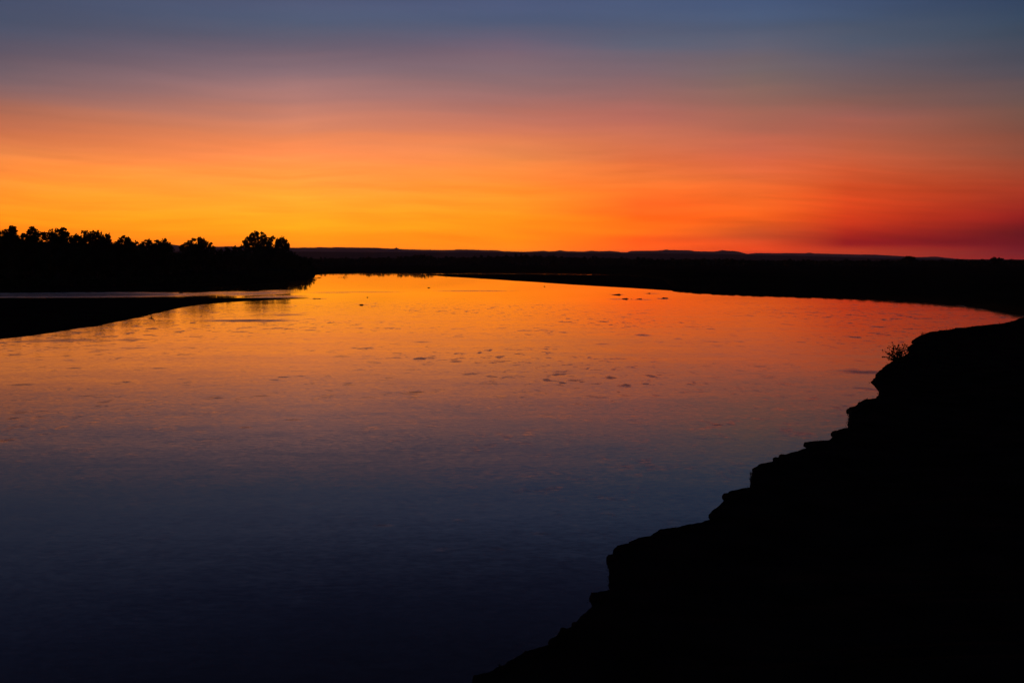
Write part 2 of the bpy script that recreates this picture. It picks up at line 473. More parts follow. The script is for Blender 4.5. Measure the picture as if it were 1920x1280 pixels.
# ------------------------------------------------------------------ hills
HILL = [(-1500, 457), (-700, 457), (-200, 458), (150, 460), (250, 460), (319, 457.6), (345, 462), (405, 462.3), (431, 461.8), (470, 463), (540, 464.3), (560, 464.6), (568, 463.9), (590, 464.3), (597, 463.4), (622, 464), (629, 463.2),
        (660, 464), (693, 464.3), (708, 464.8), (738, 466.4), (743.6, 464.0), (748, 466.8), (780, 468), (806, 468.3), (828, 469), (850, 468.8), (857, 467.6),
        (873, 467.7), (899, 468.8), (933, 469.5), (942, 471.2), (980, 472.2), (1006, 471), (1018, 470), (1030, 471.5), (1043, 470.6), (1049, 468.9), (1062, 471),
        (1095, 471.6), (1109, 470), (1124, 471), (1143, 470.4), (1157, 471.6), (1165, 472.9), (1176, 472.9), (1184, 470.2), (1210, 470.0), (1224, 470.2), (1243, 469.2),
        (1249.5, 467.6), (1256, 468.9), (1291, 468.8), (1303, 471), (1339, 471.7), (1348, 470.5), (1354, 468.7), (1363, 470.3), (1375, 470.2), (1387, 472.3), (1402, 476), (1418, 474.3),
        (1459, 475), (1475, 474.4), (1510, 474.8), (1518, 473.5), (1525, 475), (1550, 475.5), (1607, 477), (1641, 477.2), (1680, 479.6), (1719, 482), (1753, 481),
        (1785, 484), (1798, 485.8), (1850, 486.6), (1950, 487), (2300, 487.2), (3200, 487)]
RIDGE = [(-1500, 466), (-300, 468), (200, 470), (540, 471.6), (700, 472.6), (900, 473.0), (1000, 473.6), (1100, 474.2), (1200, 474.8), (1300, 475.4), (1400, 477.2), (1500, 479.6),
         (1600, 482.2), (1700, 484.8), (1800, 486.2), (1950, 487.0), (3200, 487.4)]
def ridge(name, prof, D, depth, label, jitter, seed, step):
    pts = resample(prof, step)
    j = fbm1(len(pts), seed, ((30, 0.6), (9, 0.5), (3, 0.5), (1.0, 0.5)))
    V, F = [], []
    for i, (x, y) in enumerate(pts):
        c = at_dist(x, y + jitter * j[i], D * (1 + 0.03 * math.sin(i * 0.05)))
        h = max(c.z, 3.0)
        u = Vector((c.x, c.y, 0)).normalized()
        for f, z in ((-1.0, 1.0), (-0.6, 2.2 + 0.22 * h), (-0.25, 0.62 * h), (-0.06, 0.93 * h), (0.0, h), (0.1, 0.94 * h), (0.5, 0.5 * h), (1.0, 1.0)):
            V.append((c.x + u.x * f * depth, c.y + u.y * f * depth, z))
    n = 8
    for i in range(len(pts) - 1):
        for k in range(n - 1):
            a = i * n + k
            F.append((a, a + n, a + n + 1, a + 1))
    o = link(name, mesh_from(name, V, F), M_hill)
    tag(o, label, kind='structure')
ridge('hills', HILL, 15000, 2600, 'long low purple-grey hills along the horizon', 0.22, 21, 2)
ridge('wooded_ridge', RIDGE, 6500, 1500, 'dark low wooded ridge in front of the far hills', 0.3, 22, 3)

# ------------------------------------------------------------------ near bank: crumbling cliff edge at the right
EDGE = [(2600, 560), (2300, 565), (2100, 575), (1990, 585), (1920, 594), (1901, 600.5), (1881, 605.5), (1868, 607.5), (1846, 610), (1826, 611), (1811, 613), (1800, 613.6), (1785, 616.4), (1772, 618),
        (1759, 620.4), (1744, 622.3), (1735, 625.2), (1726, 628.3), (1717, 633.3), (1711.7, 637), (1714, 643.8), (1707, 646.4), (1701.5, 649.7), (1702, 660.6),
        (1696, 667), (1682, 671), (1671, 678), (1658, 687), (1644, 698), (1643, 704.4), (1631.4, 715.8), (1638.4, 722), (1647, 726.7), (1647.6, 741.6), (1643, 746), (1623, 747.4),
        (1614, 752.5), (1605.6, 761.7), (1591, 763.2), (1590, 778.8), (1587.7, 801.7), (1573, 804.6), (1562, 811.6), (1561.4, 819), (1556.4, 824), (1540, 825.5), (1522, 827), (1509.4, 829.4),
        (1511, 839), (1496, 844.7), (1483, 848), (1474, 850.8), (1464.5, 852.4), (1461, 857.0), (1454.7, 857.4), (1449.5, 860), (1451, 864), (1439, 867), (1426, 870), (1414, 877), (1412, 883),
        (1408.8, 892.8), (1404.8, 913.6), (1391, 915.8), (1378, 918), (1365, 921.3), (1356.7, 927.8), (1358, 936.6), (1346.4, 948.6), (1334, 957.4), (1330, 973.3), (1314.7, 977.7),
        (1301.6, 981.4), (1284, 983.6), (1273, 987.3), (1260, 988.6), (1237, 992), (1218.6, 1005), (1205, 1007), (1188, 1011.7), (1178.7, 1018), (1157.5, 1021.8), (1150.8, 1030),
        (1148, 1042), (1139.4, 1057), (1141, 1073), (1141, 1104.7), (1125.6, 1107.9), (1107, 1111), (1104, 1123), (1109.7, 1136.5), (1093.7, 1151), (1080.5, 1165.8), (1075, 1173.7),
        (1063, 1177.7), (1056.5, 1178.5), (1050, 1183), (1043, 1192), (1031, 1197.6), (1027, 1208), (1008.7, 1215), (987.5, 1220), (966, 1232), (939.7, 1248), (913, 1260), (889, 1265), (885, 1280),
        (868, 1310), (850, 1380), (820, 1500), (780, 1750)]
BANK_Z = CAM_H - 1.7
def make_bank():
    pts = resample(EDGE, 2.6)
    n = len(pts)
    jx = fbm1(n, 31, ((9, 0.5), (4, 0.6), (2, 0.6), (1.0, 0.5)))
    jy = fbm1(n, 32, ((9, 0.3), (4, 0.4), (2, 0.4)))
    top = []
    last = 1e9
    for i, (x, y) in enumerate(pts):
        p = on_plane(x + 1.9 * jx[i], y + 1.3 * jy[i], BANK_Z)
        p.y = min(p.y, last - 0.0008); last = p.y
        top.append(p)
    # carry the edge on past the camera and behind it
    p = top[-1]
    for k in range(1, 40):
        top.append(Vector((p.x - 0.05 * k + 0.12 * math.sin(k * 1.3) - 0.25, p.y - 0.35 * k - 0.02 * k * k, BANK_Z)))
    n = len(top)
    g = np.random.default_rng(33)
    cliff = [(-2.6, -7.9), (-1.9, -7.0), (-0.9, -5.2), (-0.35, -3.6), (-0.02, -2.2), (0.10, -1.3), (0.16, -0.8), (0.20, -0.45), (0.17, -0.25), (0.09, -0.12), (0.03, -0.045), (0.0, 0.0)]
    inland = [(0.05, 0.01), (0.14, 0.012), (0.3, 0.0), (0.6, -0.02), (1.1, -0.03), (1.9, -0.01), (3.2, 0.03), (5.5, 0.02), (9, 0.0), (16, 0.0), (30, 0.1), (70, 0.3)]
    rows = cliff + inland
    m = len(rows)
    rough = [fbm1(n, 40 + k, ((25, 0.5), (8, 0.4), (3, 0.35), (1.0, 0.2))) for k in range(m)]
    V, F = [], []
    for i, p in enumerate(top):
        for k, (dx, dz) in enumerate(rows):
            inl = k >= len(cliff)
            if k == len(cliff) - 1:
                V.append(tuple(p)); continue
            if inl:
                a = min(0.05, 0.008 + dx * 0.04)
                q = Vector((p.x + dx, p.y, 0))
                V.append((q.x, q.y, p.z + min(dz, 0.0) - a * 0.6 + a * (noise.noise(q * 2.3) + 0.5 * noise.noise(q * 7.0))))
            else:
                a = min(0.28, 0.02 + 0.10 * abs(dz))
                V.append((p.x + dx + a * rough[k][i] * 0.8 + min(0.1, abs(dz) * 0.2), p.y, p.z + dz))
    for i in range(n - 1):
        for k in range(m - 1):
            a = i * m + k
            F.append((a, a + 1, a + m + 1, a + m))
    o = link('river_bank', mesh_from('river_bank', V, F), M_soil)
    tag(o, 'steep crumbling earth bank in shadow at the lower right', kind='structure')
    return o
bank = make_bank()

# lumps of hard earth breaking away along the edge
def clod_mesh(seed):
    g = np.random.default_rng(seed)
    V, F = [], []
    nu, nv = 9, 6
    ph = g.uniform(0, 6.28, 6)
    for j in range(nv + 1):
        th = math.pi * j / nv
        for i in range(nu):
            a = 2 * math.pi * i / nu
            d = Vector((math.sin(th) * math.cos(a), math.sin(th) * math.sin(a), math.cos(th)))
            # squarish lump: superellipsoid with dents
            q = (abs(d.x) ** 3.2 + abs(d.y) ** 3.2 + abs(d.z) ** 3.2) ** (-1 / 3.2)
            q *= 1 + 0.10 * math.sin(3 * a + ph[0]) * math.sin(2 * th + ph[1]) + 0.07 * math.sin(5 * a + ph[2] + 3 * th)
            V.append(d * q)
    for j in range(nv):
        for i in range(nu):
            i2 = (i + 1) % nu
            F.append((j * nu + i, (j + 1) * nu + i, (j + 1) * nu + i2, j * nu + i2))
    return mesh_from('clod', V, F)
clods = [clod_mesh(s) for s in range(5)]
for me in clods:
    me.materials.append(M_clod)
CLODS = [  # px middle, px half width, px half height (turned into metres at its place on the edge)
    (1117, 1121, 12, 9), (1146, 1048, 8, 12), (1057, 1181, 6, 6), (1455, 861, 6, 5), (1470, 856, 8, 5), (1566, 812, 6, 6), (1577, 809, 7, 4), (1518, 834, 9, 5),
    (1366, 931, 10, 8), (1420, 881, 8, 6), (1598, 770, 8, 7), (1650, 704, 8, 7), (1720, 640, 8, 5), (1708, 653, 7, 5), (1337, 966, 7, 7), (1190, 1017, 9, 5), (1036, 1203, 8, 6),
    (1079, 1170, 6, 5), (1163, 1030, 10, 8), (1247, 997, 10, 5), (1392, 922, 10, 5), (1618, 757, 8, 5), (1684, 676, 9, 4), (1765, 624, 9, 3.5), (1800, 618, 8, 3), (1846, 614, 8, 3), (1885, 609, 9, 3), (990, 1226, 9, 6), (945, 1252, 9, 6)]
for i, (x, y, hw, hh) in enumerate(CLODS):
    p = on_plane(x, y, BANK_Z)
    s = p.y / FPX
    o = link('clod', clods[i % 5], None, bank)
    o.location = p + Vector((0, 0, -0.25 * hh * s))
    o.scale = (hw * s, hw * s * 1.2, hh * s)
    o.rotation_euler = (random.uniform(-0.25, 0.25), random.uniform(-0.2, 0.2), random.uniform(0, 6.28))

# ------------------------------------------------------------------ vegetation builders
def tube(V, F, pts, radii, sides=6):
    base = len(V)
    for k, p in enumerate(pts):
        a = pts[max(k - 1, 0)]; b = pts[min(k + 1, len(pts) - 1)]
        t = (b - a).normalized() if (b - a).length > 1e-9 else Vector((0, 0, 1))
        u = t.cross(Vector((0.31, 0.95, 0.05))).normalized()
        v = t.cross(u)
        for s in range(sides):
            ang = 2 * math.pi * s / sides
            V.append(p + (u * math.cos(ang) + v * math.sin(ang)) * radii[k])
    for k in range(len(pts) - 1):
        for s in range(sides):
            s2 = (s + 1) % sides
            F.append((base + k * sides + s, base + k * sides + s2, base + (k + 1) * sides + s2, base + (k + 1) * sides + s))
    F.append(tuple(base + (len(pts) - 1) * sides + s for s in range(sides)))

def leaf_quads(C, size, g, flat=0.0):
    """random quads round the points C (n,3)"""
    n = len(C)
    a = g.normal(size=(n, 3)); a[:, 2] *= (1 - flat)
    a /= np.linalg.norm(a, axis=1, keepdims=True)
    b = g.normal(size=(n, 3))
    b -= a * np.sum(a * b, axis=1, keepdims=True)
    b /= np.linalg.norm(b, axis=1, keepdims=True)
    s = size * g.uniform(0.55, 1.25, (n, 1))
    a = a * s; b = b * s * g.uniform(0.45, 0.8, (n, 1))
    return np.stack([C - a, C - b * 0.9, C + a, C + b * 0.9], axis=1)      # leaf-shaped lozenges

def crown_points(c, r, n, g, squash=0.8):
    """leaf positions in one lobe: small clumps gathered toward the outside, with gaps"""
    k = max(5, int(n / 22))
    d = g.normal(size=(k, 3)); d /= np.linalg.norm(d, axis=1, keepdims=True)
    rad = r * g.uniform(0.0, 0.85, (k, 1)) ** 0.8
    cl = d * rad
    idx = g.integers(0, k, n)
    p = cl[idx] + g.normal(size=(n, 3)) * r * 0.23
    p[:, 2] *= squash
    return p + np.array(c)

def tree(name, label, lobes, D, x0, base_z=1.5, group=None, leaf=0.34, dens=1.0, seed=0, depth=1.0, solid=0.0):
    """lobes: (px, py, r px) seen at distance D, turned into real crown masses in metres"""
    g = np.random.default_rng(100 + seed)
    k = D / FPX
    if solid:                                  # the shaded heart of the crown under its outer lobes
        lobes = list(lobes) + [(px + g.uniform(-0.4, 0.4) * rp, py + 1.3 * rp, rp * 1.05) for (px, py, rp) in lobes if rp >= solid] \
                            + [(px + g.uniform(-0.4, 0.4) * rp, py + 2.7 * rp, rp * 1.3) for (px, py, rp) in lobes if rp >= solid]
    foot = at_dist(x0, HORIZON, D); foot.z = base_z
    root = bpy.data.objects.new(name, None); col.objects.link(root)
    root.location = foot
    tag(root, label, 'tree', group)
    pts = []
    tv, tf = [], []
    mean = np.mean([(l[0], l[1]) for l in lobes], axis=0)
    fork_z = max(1.0, 0.42 * (at_dist(x0, mean[1], D).z - base_z))
    fork = Vector((0.15, 0, fork_z))
    rt = 0.030 * (at_dist(x0, min(l[1] for l in lobes), D).z - base_z) * 0.9
    tube(tv, tf, [Vector((0, 0, -0.6)), Vector((0.02, 0, 0.4)), Vector((-0.1, 0.1, fork_z * 0.5)), fork], [rt * 1.5, rt * 1.1, rt * 0.9, rt * 0.8], 8)
    for (px, py, rp) in lobes:
        c = at_dist(px, py, D) - foot
        r = rp * k * 1.0
        c.y += g.uniform(-1, 1) * depth * 2.2
        n = min(2600, int(dens * 85 * r * r * (0.34 / leaf) ** 2) + 25)
        pts.append(crown_points(c, r, n, g))
        mid = fork.lerp(c, 0.55) + Vector((g.uniform(-.3, .3), g.uniform(-.3, .3), 0.25 * r))
        tube(tv, tf, [fork, mid, c + Vector((0, 0, 0.3 * r))], [rt * 0.5, rt * 0.3, rt * 0.1], 5)
        for q in range(9):                       # thin outer sprays with their own few leaves
            d = Vector((g.normal(), g.normal() * 0.6, abs(g.normal()) * 0.9 - 0.2)).normalized()
            tip = c + d * r * g.uniform(0.8, 1.2)
            tube(tv, tf, [c + d * r * 0.3, tip], [rt * 0.10, rt * 0.03], 3)
            pts.append(np.array(tip) + g.normal(size=(int(8 + 10 * g.uniform()), 3)) * r * 0.11)
        for q in range(3):
            d = Vector(g.normal(size=3)).normalized() * r * 0.75
            tube(tv, tf, [mid.lerp(c, 0.6), c + d], [rt * 0.18, rt * 0.05], 4)
    C = np.concatenate(pts)
    C[:, 2] = np.maximum(C[:, 2], 0.3)
    link('trunk', mesh_from('trunk', tv, tf), M_bark, root)
    link('crown', quads_mesh('crown', leaf_quads(C, leaf, g)), M_leaf, root)
    return root

# ---- the tall trees on the left bank
LEFT = [
    ('tall ragged tree cut by the left edge of the picture', 288, 14,
     [(12, 431, 8), (20, 427, 5.5), (6, 436, 7), (30, 436, 6), (-4, 440, 10), (-20, 436, 9), (18, 449, 13), (34, 448, 7), (0, 455, 14), (26, 462, 14)]),
    ('airy tree with sky showing through it, second from the left edge', 294, 62,
     [(62, 430, 5), (54, 435, 5), (71, 433, 5), (76, 440, 4.5), (66, 440, 4), (50, 444, 5), (58, 449, 6), (74, 449, 5), (64, 458, 12), (48, 459, 10)]),
    ('broad tree with a thin spur rising from its crown', 288, 108,
     [(96, 437, 7), (106, 434, 5), (114, 436, 5), (118.5, 429.5, 3), (125, 431, 2.2), (122, 438, 5), (131, 442, 6), (140, 444, 4), (147, 443, 3.5), (149, 447, 3), (89, 444, 8), (108, 447, 12), (132, 452, 9), (112, 462, 16), (92, 462, 12), (140, 463, 11)]),
    ('dense dome-topped tree between the spurred tree and a notch of sky', 300, 180,
     [(162, 437, 5.5), (172, 439, 6), (180, 436.5, 5.5), (168, 446, 9), (188, 444, 7), (197, 442, 5), (203, 446, 5), (208, 453, 6), (156, 450, 7), (184, 455, 13), (165, 464, 13), (200, 464, 12)]),
    ('small rounded tree right of the notch of sky', 310, 235,
     [(229, 445.5, 4), (221, 452, 5), (238, 448.5, 4.5), (246, 450, 4.5), (233, 455, 8), (250, 457, 5), (218, 460, 6), (236, 467, 12), (254, 466, 8)]),
    ('low wide tree with a row of small knobs on top', 340, 290,
     [(278, 452, 4.5), (270, 458, 5), (286, 455, 4.5), (296, 452.5, 3.8), (304, 451.5, 4.2), (313, 455, 4.5), (320, 460, 4), (264, 463, 6), (284, 464, 9), (304, 463, 8), (292, 472, 13), (312, 471, 10)]),
    ('rounded tree standing alone above the thicket left of the hill gap', 400, 368,
     [(371, 449, 4.5), (363, 450, 3.8), (378, 450, 4.5), (385, 453, 3.6), (390, 456, 3.2), (395, 457, 2), (354, 456, 4.5), (346, 459, 4), (340, 462, 3), (362, 460, 6), (377, 461, 6), (391, 463, 3), (366, 469, 9), (384, 471, 8), (348, 470, 8)]),
    ('small bushy tree just left of the hill gap', 430, 404, [(402, 465, 3.5), (410, 470, 4), (398, 472, 6), (412, 477, 6)]),
    ('short pointed tree standing in the hill gap', 440, 426, [(425, 466, 2.5), (426, 470, 3.5), (420, 475, 5), (432, 475, 5)]),
    ('tallest spreading tree at the right end of the left bank', 590, 496,
     [(478, 437, 4), (472, 440, 3.6), (484, 439, 3.4), (468, 446, 4), (491, 437.5, 2.8), (494, 443, 4), (488, 446, 5), (461, 450, 3.6), (456, 453, 2.4), (474, 450, 6), (500, 449, 5), (508, 448, 3.6), (514, 446.5, 3.4),
      (520, 450, 4), (528, 447.5, 3.8), (533, 452, 4), (537, 458, 3.8), (540, 463, 3), (524, 459, 7), (504, 459, 9), (482, 460, 9), (462, 462, 6), (450, 464, 4.5), (440, 466, 4), (530, 468, 6), (490, 472, 12), (512, 474, 11), (465, 474, 10)]),
    ('dark sloping tree below the tallest tree, nearer the point', 570, 540, [(545, 475, 5), (536, 476, 6), (552, 480, 6), (528, 482, 9), (545, 487, 9), (558, 489, 6)]),
    ('last low tree leaning over the water at the point', 500, 568, [(562, 485, 5), (572, 486, 4), (578, 492, 4.5), (566, 494, 8), (580, 500, 4.5), (584, 508, 3.5), (574, 504, 7), (586, 513, 2.6)]),
]
for i, (lab, D, x0, lobes) in enumerate(LEFT):
    tree('riverside_tree', lab, lobes, D, x0, base_z=1.2, seed=i, group='trees along the left bank', dens=1.1, leaf=0.25 * max(1.0, D / 330.0), solid=(5.0 if 'airy' in lab else 3.6 if 'tallest' in lab else 2.4))

# ---- the mass of trees behind and the bushes at their feet
def far_crown(seed, leaf, n_lobes, w, h):
    g = np.random.default_rng(500 + seed)
    pts = []
    for k in range(n_lobes):
        c = (g.uniform(-0.5, 0.5) * w, g.uniform(-0.5, 0.5) * w, h * g.uniform(0.30, 0.85))
        r = g.uniform(0.16, 0.26) * w
        pts.append(crown_points(c, r, int(46 * r * r * (0.34 / leaf) ** 2) + 20, g))
    C = np.concatenate(pts); C[:, 2] = np.clip(C[:, 2], 0.2, h)
    me = quads_mesh('crown', leaf_quads(C, leaf, g)); me.materials.append(M_leaf)
    tv, tf = [], []
    tube(tv, tf, [Vector((0, 0, -0.8)), Vector((0.1, 0, h * 0.3)), Vector((0, 0.1, h * 0.7))], [w * 0.045, w * 0.032, w * 0.012], 6)
    for k in range(5):
        a = k * 1.3
        tube(tv, tf, [Vector((0.1, 0, h * 0.3)), Vector((math.cos(a) * w * 0.3, math.sin(a) * w * 0.3, h * 0.6))], [w * 0.02, w * 0.006], 4)
    tm = mesh_from('trunk', tv, tf); tm.materials.append(M_bark)
    return me, tm

def place(name, kit, loc, s, rz, label, cat, group):
    root = bpy.data.objects.new(name, None); col.objects.link(root)
    root.location = loc; root.scale = s; root.rotation_euler = (0, 0, rz)
    tag(root, label, cat, group)
    link('crown', kit[0], None, root)
    link('trunk', kit[1], None, root)
    return root

shore_x = [p[0] for p in SHORE]; shore_y = [p[1] for p in SHORE]
def shore_D(x):
    return on_plane(x, float(np.interp(x, shore_x, shore_y)), 0).y

wood_x = [-80, 0, 150, 240, 300, 370, 430, 500, 545, 575, 600]
wood_y = [285, 290, 300, 312, 345, 405, 445, 590, 570, 500, 490]
def wood_D(x):
    return float(np.interp(x, wood_x, wood_y))
kits_mid = [far_crown(s, 0.42, 16, 9.0, 10.0) for s in range(4)]
kits_bush = [far_crown(20 + s, 0.34, 12, 6.0, 4.6) for s in range(4)]
sky_line = [(-60, 446), (0, 446), (42, 452), (62, 450), (83, 453), (110, 449), (151, 455), (180, 450), (213, 461), (235, 459), (257, 465), (290, 463), (325, 470), (335, 471), (370, 467), (405, 474), (430, 476), (455, 472), (500, 466), (530, 470), (545, 477), (560, 481), (572, 484), (578, 492), (584, 500), (590, 508)]
slx = [p[0] for p in sky_line]; sly = [p[1] for p in sky_line]
x = -50.0
while x < 582:
    D = wood_D(x) + 12 + random.uniform(0, 18)
    top = float(np.interp(x, slx, sly)) + random.uniform(0, 6)
    H = at_dist(x, top, D).z - 1.3
    w = max(0.8, H / 10.0)
    p = at_dist(x, HORIZON, D); p.z = 1.5
    place('woodland_tree', kits_mid[int(x) % 4], p, (w * 1.15, w * 1.15, H / 10.0), random.uniform(0, 6.28),
          'dark tree filling the mass behind the left bank trees', 'tree', 'woodland behind the left bank trees')
    x += random.uniform(16, 24) * 330.0 / D
x = -45.0
while x < 590:
    D = shore_D(x) + 3.0 + random.uniform(0, 4)
    H = random.uniform(1.6, 2.8) if x < 555 else random.uniform(1.8, 2.4)
    p = at_dist(x, HORIZON, D); p.z = 0.5
    place('riverside_bush', kits_bush[int(x) % 4], p, (H / 4.6, H / 4.6, H / 4.6), random.uniform(0, 6.28),
          'dark bush at the water line under the left bank trees', 'bush', 'bushes along the left water line')
    x += random.uniform(15, 22) * (1.0 if x < 400 else 0.72)

def stuff_leaves(name, spans, leaf, label, seed):
    g = np.random.default_rng(seed)
    allq = []
    for (x, D0, D1, ztop, n) in spans:
        D = g.uniform(D0, D1, n)
        xx = g.normal(x, 6.0, n)
        z = 1.2 + (ztop - 1.2) * g.uniform(0, 1, n) ** 0.8
        C = np.stack([(xx - 960) / FPX * D, D, z], axis=1)
        allq.append(leaf_quads(C, leaf, g))
    o = link(name, quads_mesh(name, np.concatenate(allq)), M_leaf)
    tag(o, label, kind='stuff')
spans = []
for x in range(-80, 576, 9):
    D = wood_D(x)
    zt = at_dist(x, float(np.interp(x, slx, sly)) + 5, D + 45).z
    spans.append((x, D + 8, D + 75, max(zt, 5.0), 230))
stuff_leaves('undergrowth', spans, 0.8, 'dense dark undergrowth filling the left bank woodland', 61)

# ---- far tree line beyond the bend
kits_far = [far_crown(40 + s, 0.75, 14, 10.0, 10.0) for s in range(6)]
far_line = [(560, 483), (600, 484), (640, 483), (680, 483.5), (720, 482), (760, 482), (775, 479), (790, 475.5), (805, 478.5), (830, 482), (860, 482.5), (930, 480), (960, 480), (990, 478), (1010, 480), (1060, 481), (1100, 481.5), (1180, 484),
            (1260, 486), (1320, 484.5), (1400, 486.5), (1440, 487.5), (1500, 487), (1600, 487.2), (1690, 488), (1800, 487.2), (1920, 486.5), (2000, 486)]
fx = [p[0] for p in far_line]; fy = [p[1] for p in far_line]
x = 566.0
i = 0
while x < 1990:
    D = random.uniform(980, 1120) if x < 1190 else random.uniform(760, 900)
    top = float(np.interp(x, fx, fy)) + random.uniform(-0.6, 1.4)
    H = max(3.5, at_dist(x, top, D).z - 1.7)
    p = at_dist(x, HORIZON, D); p.z = 1.7
    w = random.uniform(0.9, 1.3) * (H / 10.0) ** 0.5
    place('distant_tree', kits_far[i % 6], p, (w, w, H / 8.6), random.uniform(0, 6.28),
          'small dark tree in the tree line across the river', 'tree', 'tree line across the river')
    x += random.uniform(9, 16); i += 1
spans = []
for x in range(560, 2010, 8):
    D = 1000 if x < 1190 else 770
    zt = at_dist(x, float(np.interp(x, fx, fy)) + 2.2, D + 60).z
    spans.append((x, D + 4, D + 120, max(zt, 3.2), 70))
stuff_leaves('far_woodland', spans, 1.2, 'low dark woodland massed behind the far tree line', 62)
tree('distant_tree', 'single bushy tree standing up from the horizon at the far right', [(1703, 484, 3.6), (1698, 486, 3.2), (1710, 484.5, 3.2), (1714, 487, 3), (1695, 489, 3), (1706, 489, 6), (1706, 482.5, 2.2)], 760, 1705, 1.8, seed=70, leaf=0.6, dens=1.6)
tree('distant_tree', 'flat clump of tree crowns on the horizon near the right edge', [(1858, 487, 3), (1866, 485.5, 3), (1874, 486, 2.6), (1880, 486.8, 2.4), (1868, 490, 6)], 760, 1868, 1.8, seed=71, leaf=0.6, dens=1.6)

# ------------------------------------------------------------------ shrub and grass on the near bank
def shrub():
    g = np.random.default_rng(77)
    root_p = on_plane(1682, 677, BANK_Z)
    s = root_p.y / FPX                     # metres per pixel there
    root = bpy.data.objects.new('shrub', None); col.objects.link(root)
    root.location = root_p
    tag(root, 'small sparse leafy shrub clinging to the edge of the dark bank', 'shrub')
    tv, tf, lp = [], [], []
    tips = [(-22, 8), (-24, 20), (-16, 24), (-12, 33), (-9, 20), (-4, 27), (2, 29), (6, 24), (9, 19), (14, 30), (19, 27), (17, 17), (-14, 4), (-3, 16), (4, 13), (-18, 15), (22, 20), (-8, 12)]
    for (dx, dz) in tips:
        tip = Vector((dx * s, g.uniform(-10, 10) * s, dz * s))
        st = Vector((g.uniform(-4, 10) * s, 0, -3 * s))
        mid = st.lerp(tip, 0.5) + Vector((g.uniform(-2, 2) * s, g.uniform(-2, 2) * s, 3 * s))
        tube(tv, tf, [st, mid, tip], [0.6 * s, 0.42 * s, 0.2 * s], 5)
        for k in range(34):
            f = g.uniform(0.2, 1.08)
            base = mid.lerp(tip, (f - 0.5) * 2) if f > 0.5 else st.lerp(mid, f * 2)
            off = Vector(g.normal(size=3)) * 2.0 * s
            if g.uniform() < 0.5:
                tube(tv, tf, [base, base + off], [0.25 * s, 0.12 * s], 4)
            lp.append(base + off)
    link('stem', mesh_from('stem', tv, tf), M_twig, root)
    link('foliage', quads_mesh('foliage', leaf_quads(np.array([tuple(p) for p in lp]), 2.1 * s, g)), M_sleaf, root)
shrub()

def grass():
    g = np.random.default_rng(78)
    V, F = [], []
    spots = []
    pts = resample(EDGE[5:-4], 5)
    for (x, y) in pts:
        if g.uniform() < 0.6:
            for k in range(int(g.integers(1, 5))):
                spots.append((x + g.uniform(-2, 6), y + g.uniform(0, 6), g.uniform(2.5, 8.0)))
    for (x0, y0, y1, n) in ((1407, 885, 916, 70), (1590, 770, 802, 46), (1142, 1046, 1070, 26), (1728, 625, 632, 18), (1648, 728, 742, 20), (1461, 852, 858, 10), (985, 1216, 1224, 16), (935, 1243, 1256, 26)):
        for k in range(n):
            spots.append((x0 + g.uniform(0, 6), g.uniform(y0, y1), g.uniform(4, 9)))
    for (x, y, hgt) in spots:
        p = on_plane(x, y, BANK_Z); s = p.y / FPX
        p.z -= 0.01
        lean = Vector((g.uniform(-0.9, 0.25), g.uniform(-0.4, 0.4), 1.0)).normalized()
        h = hgt * s; w = 0.45 * s
        a = p; b = p + lean * h * 0.55; c = p + lean * h + Vector((g.uniform(-0.4, 0.2) * h, 0, -0.1 * h))
        i = len(V)
        V += [a + Vector((-w, 0, 0)), a + Vector((w, 0, 0)), b + Vector((w * 0.7, 0, 0)), b + Vector((-w * 0.7, 0, 0)), c]
        F += [(i, i + 1, i + 2, i + 3), (i + 3, i + 2, i + 4)]
    o = link('dry_grass', mesh_from('dry_grass', V, F), M_grass)
    tag(o, 'short dry grass along the crumbling bank edge', kind='stuff')
grass()

# ------------------------------------------------------------------ animals and driftwood
def skin_mesh(name, verts, edges, radii, mat, levels=2, root=0):
    me = bpy.data.meshes.new(name)
    me.from_pydata(verts, edges, [])
    o = bpy.data.objects.new(name, me)
    col.objects.link(o)
    md = o.modifiers.new('skin', 'SKIN')
    for i, sv in enumerate(me.skin_vertices[0].data):
        r = radii[i]
        sv.radius = r if isinstance(r, tuple) else (r, r)
        sv.use_root = (i == root)
    o.modifiers.new('sub', 'SUBSURF').levels = levels
    o.modifiers['sub'].render_levels = levels
    dg = bpy.context.evaluated_depsgraph_get()
    out = bpy.data.meshes.new_from_object(o.evaluated_get(dg))
    bpy.data.objects.remove(o)
    out.name = name
    out.materials.clear(); out.materials.append(mat)
    smooth(out)
    return out

# a hippo facing -X: barrel body, short neck, long head with raised brow, broad muzzle, stumpy legs, small ears
hv = [(0, 0, 0), (0.75, 0, 0.05), (1.35, 0, -0.05), (1.65, 0, -0.12), (-0.75, 0, 0.03), (-1.2, 0, 0.10), (-1.55, 0, 0.22), (-1.95, 0, 0.14), (-2.2, 0, 0.12),
      (1.1, 0.33, -0.75), (1.1, 0.33, -1.25), (1.1, -0.33, -0.75), (1.1, -0.33, -1.25), (-0.7, 0.33, -0.75), (-0.7, 0.33, -1.25), (-0.7, -0.33, -0.75), (-0.7, -0.33, -1.25),
      (-1.40, 0.22, 0.50), (-1.40, -0.22, 0.50), (-1.36, 0.27, 0.62), (-1.36, -0.27, 0.62)]
he = [(0, 1), (1, 2), (2, 3), (0, 4), (4, 5), (5, 6), (6, 7), (7, 8), (2, 9), (9, 10), (2, 11), (11, 12), (4, 13), (13, 14), (4, 15), (15, 16), (6, 17), (6, 18), (17, 19), (18, 20)]
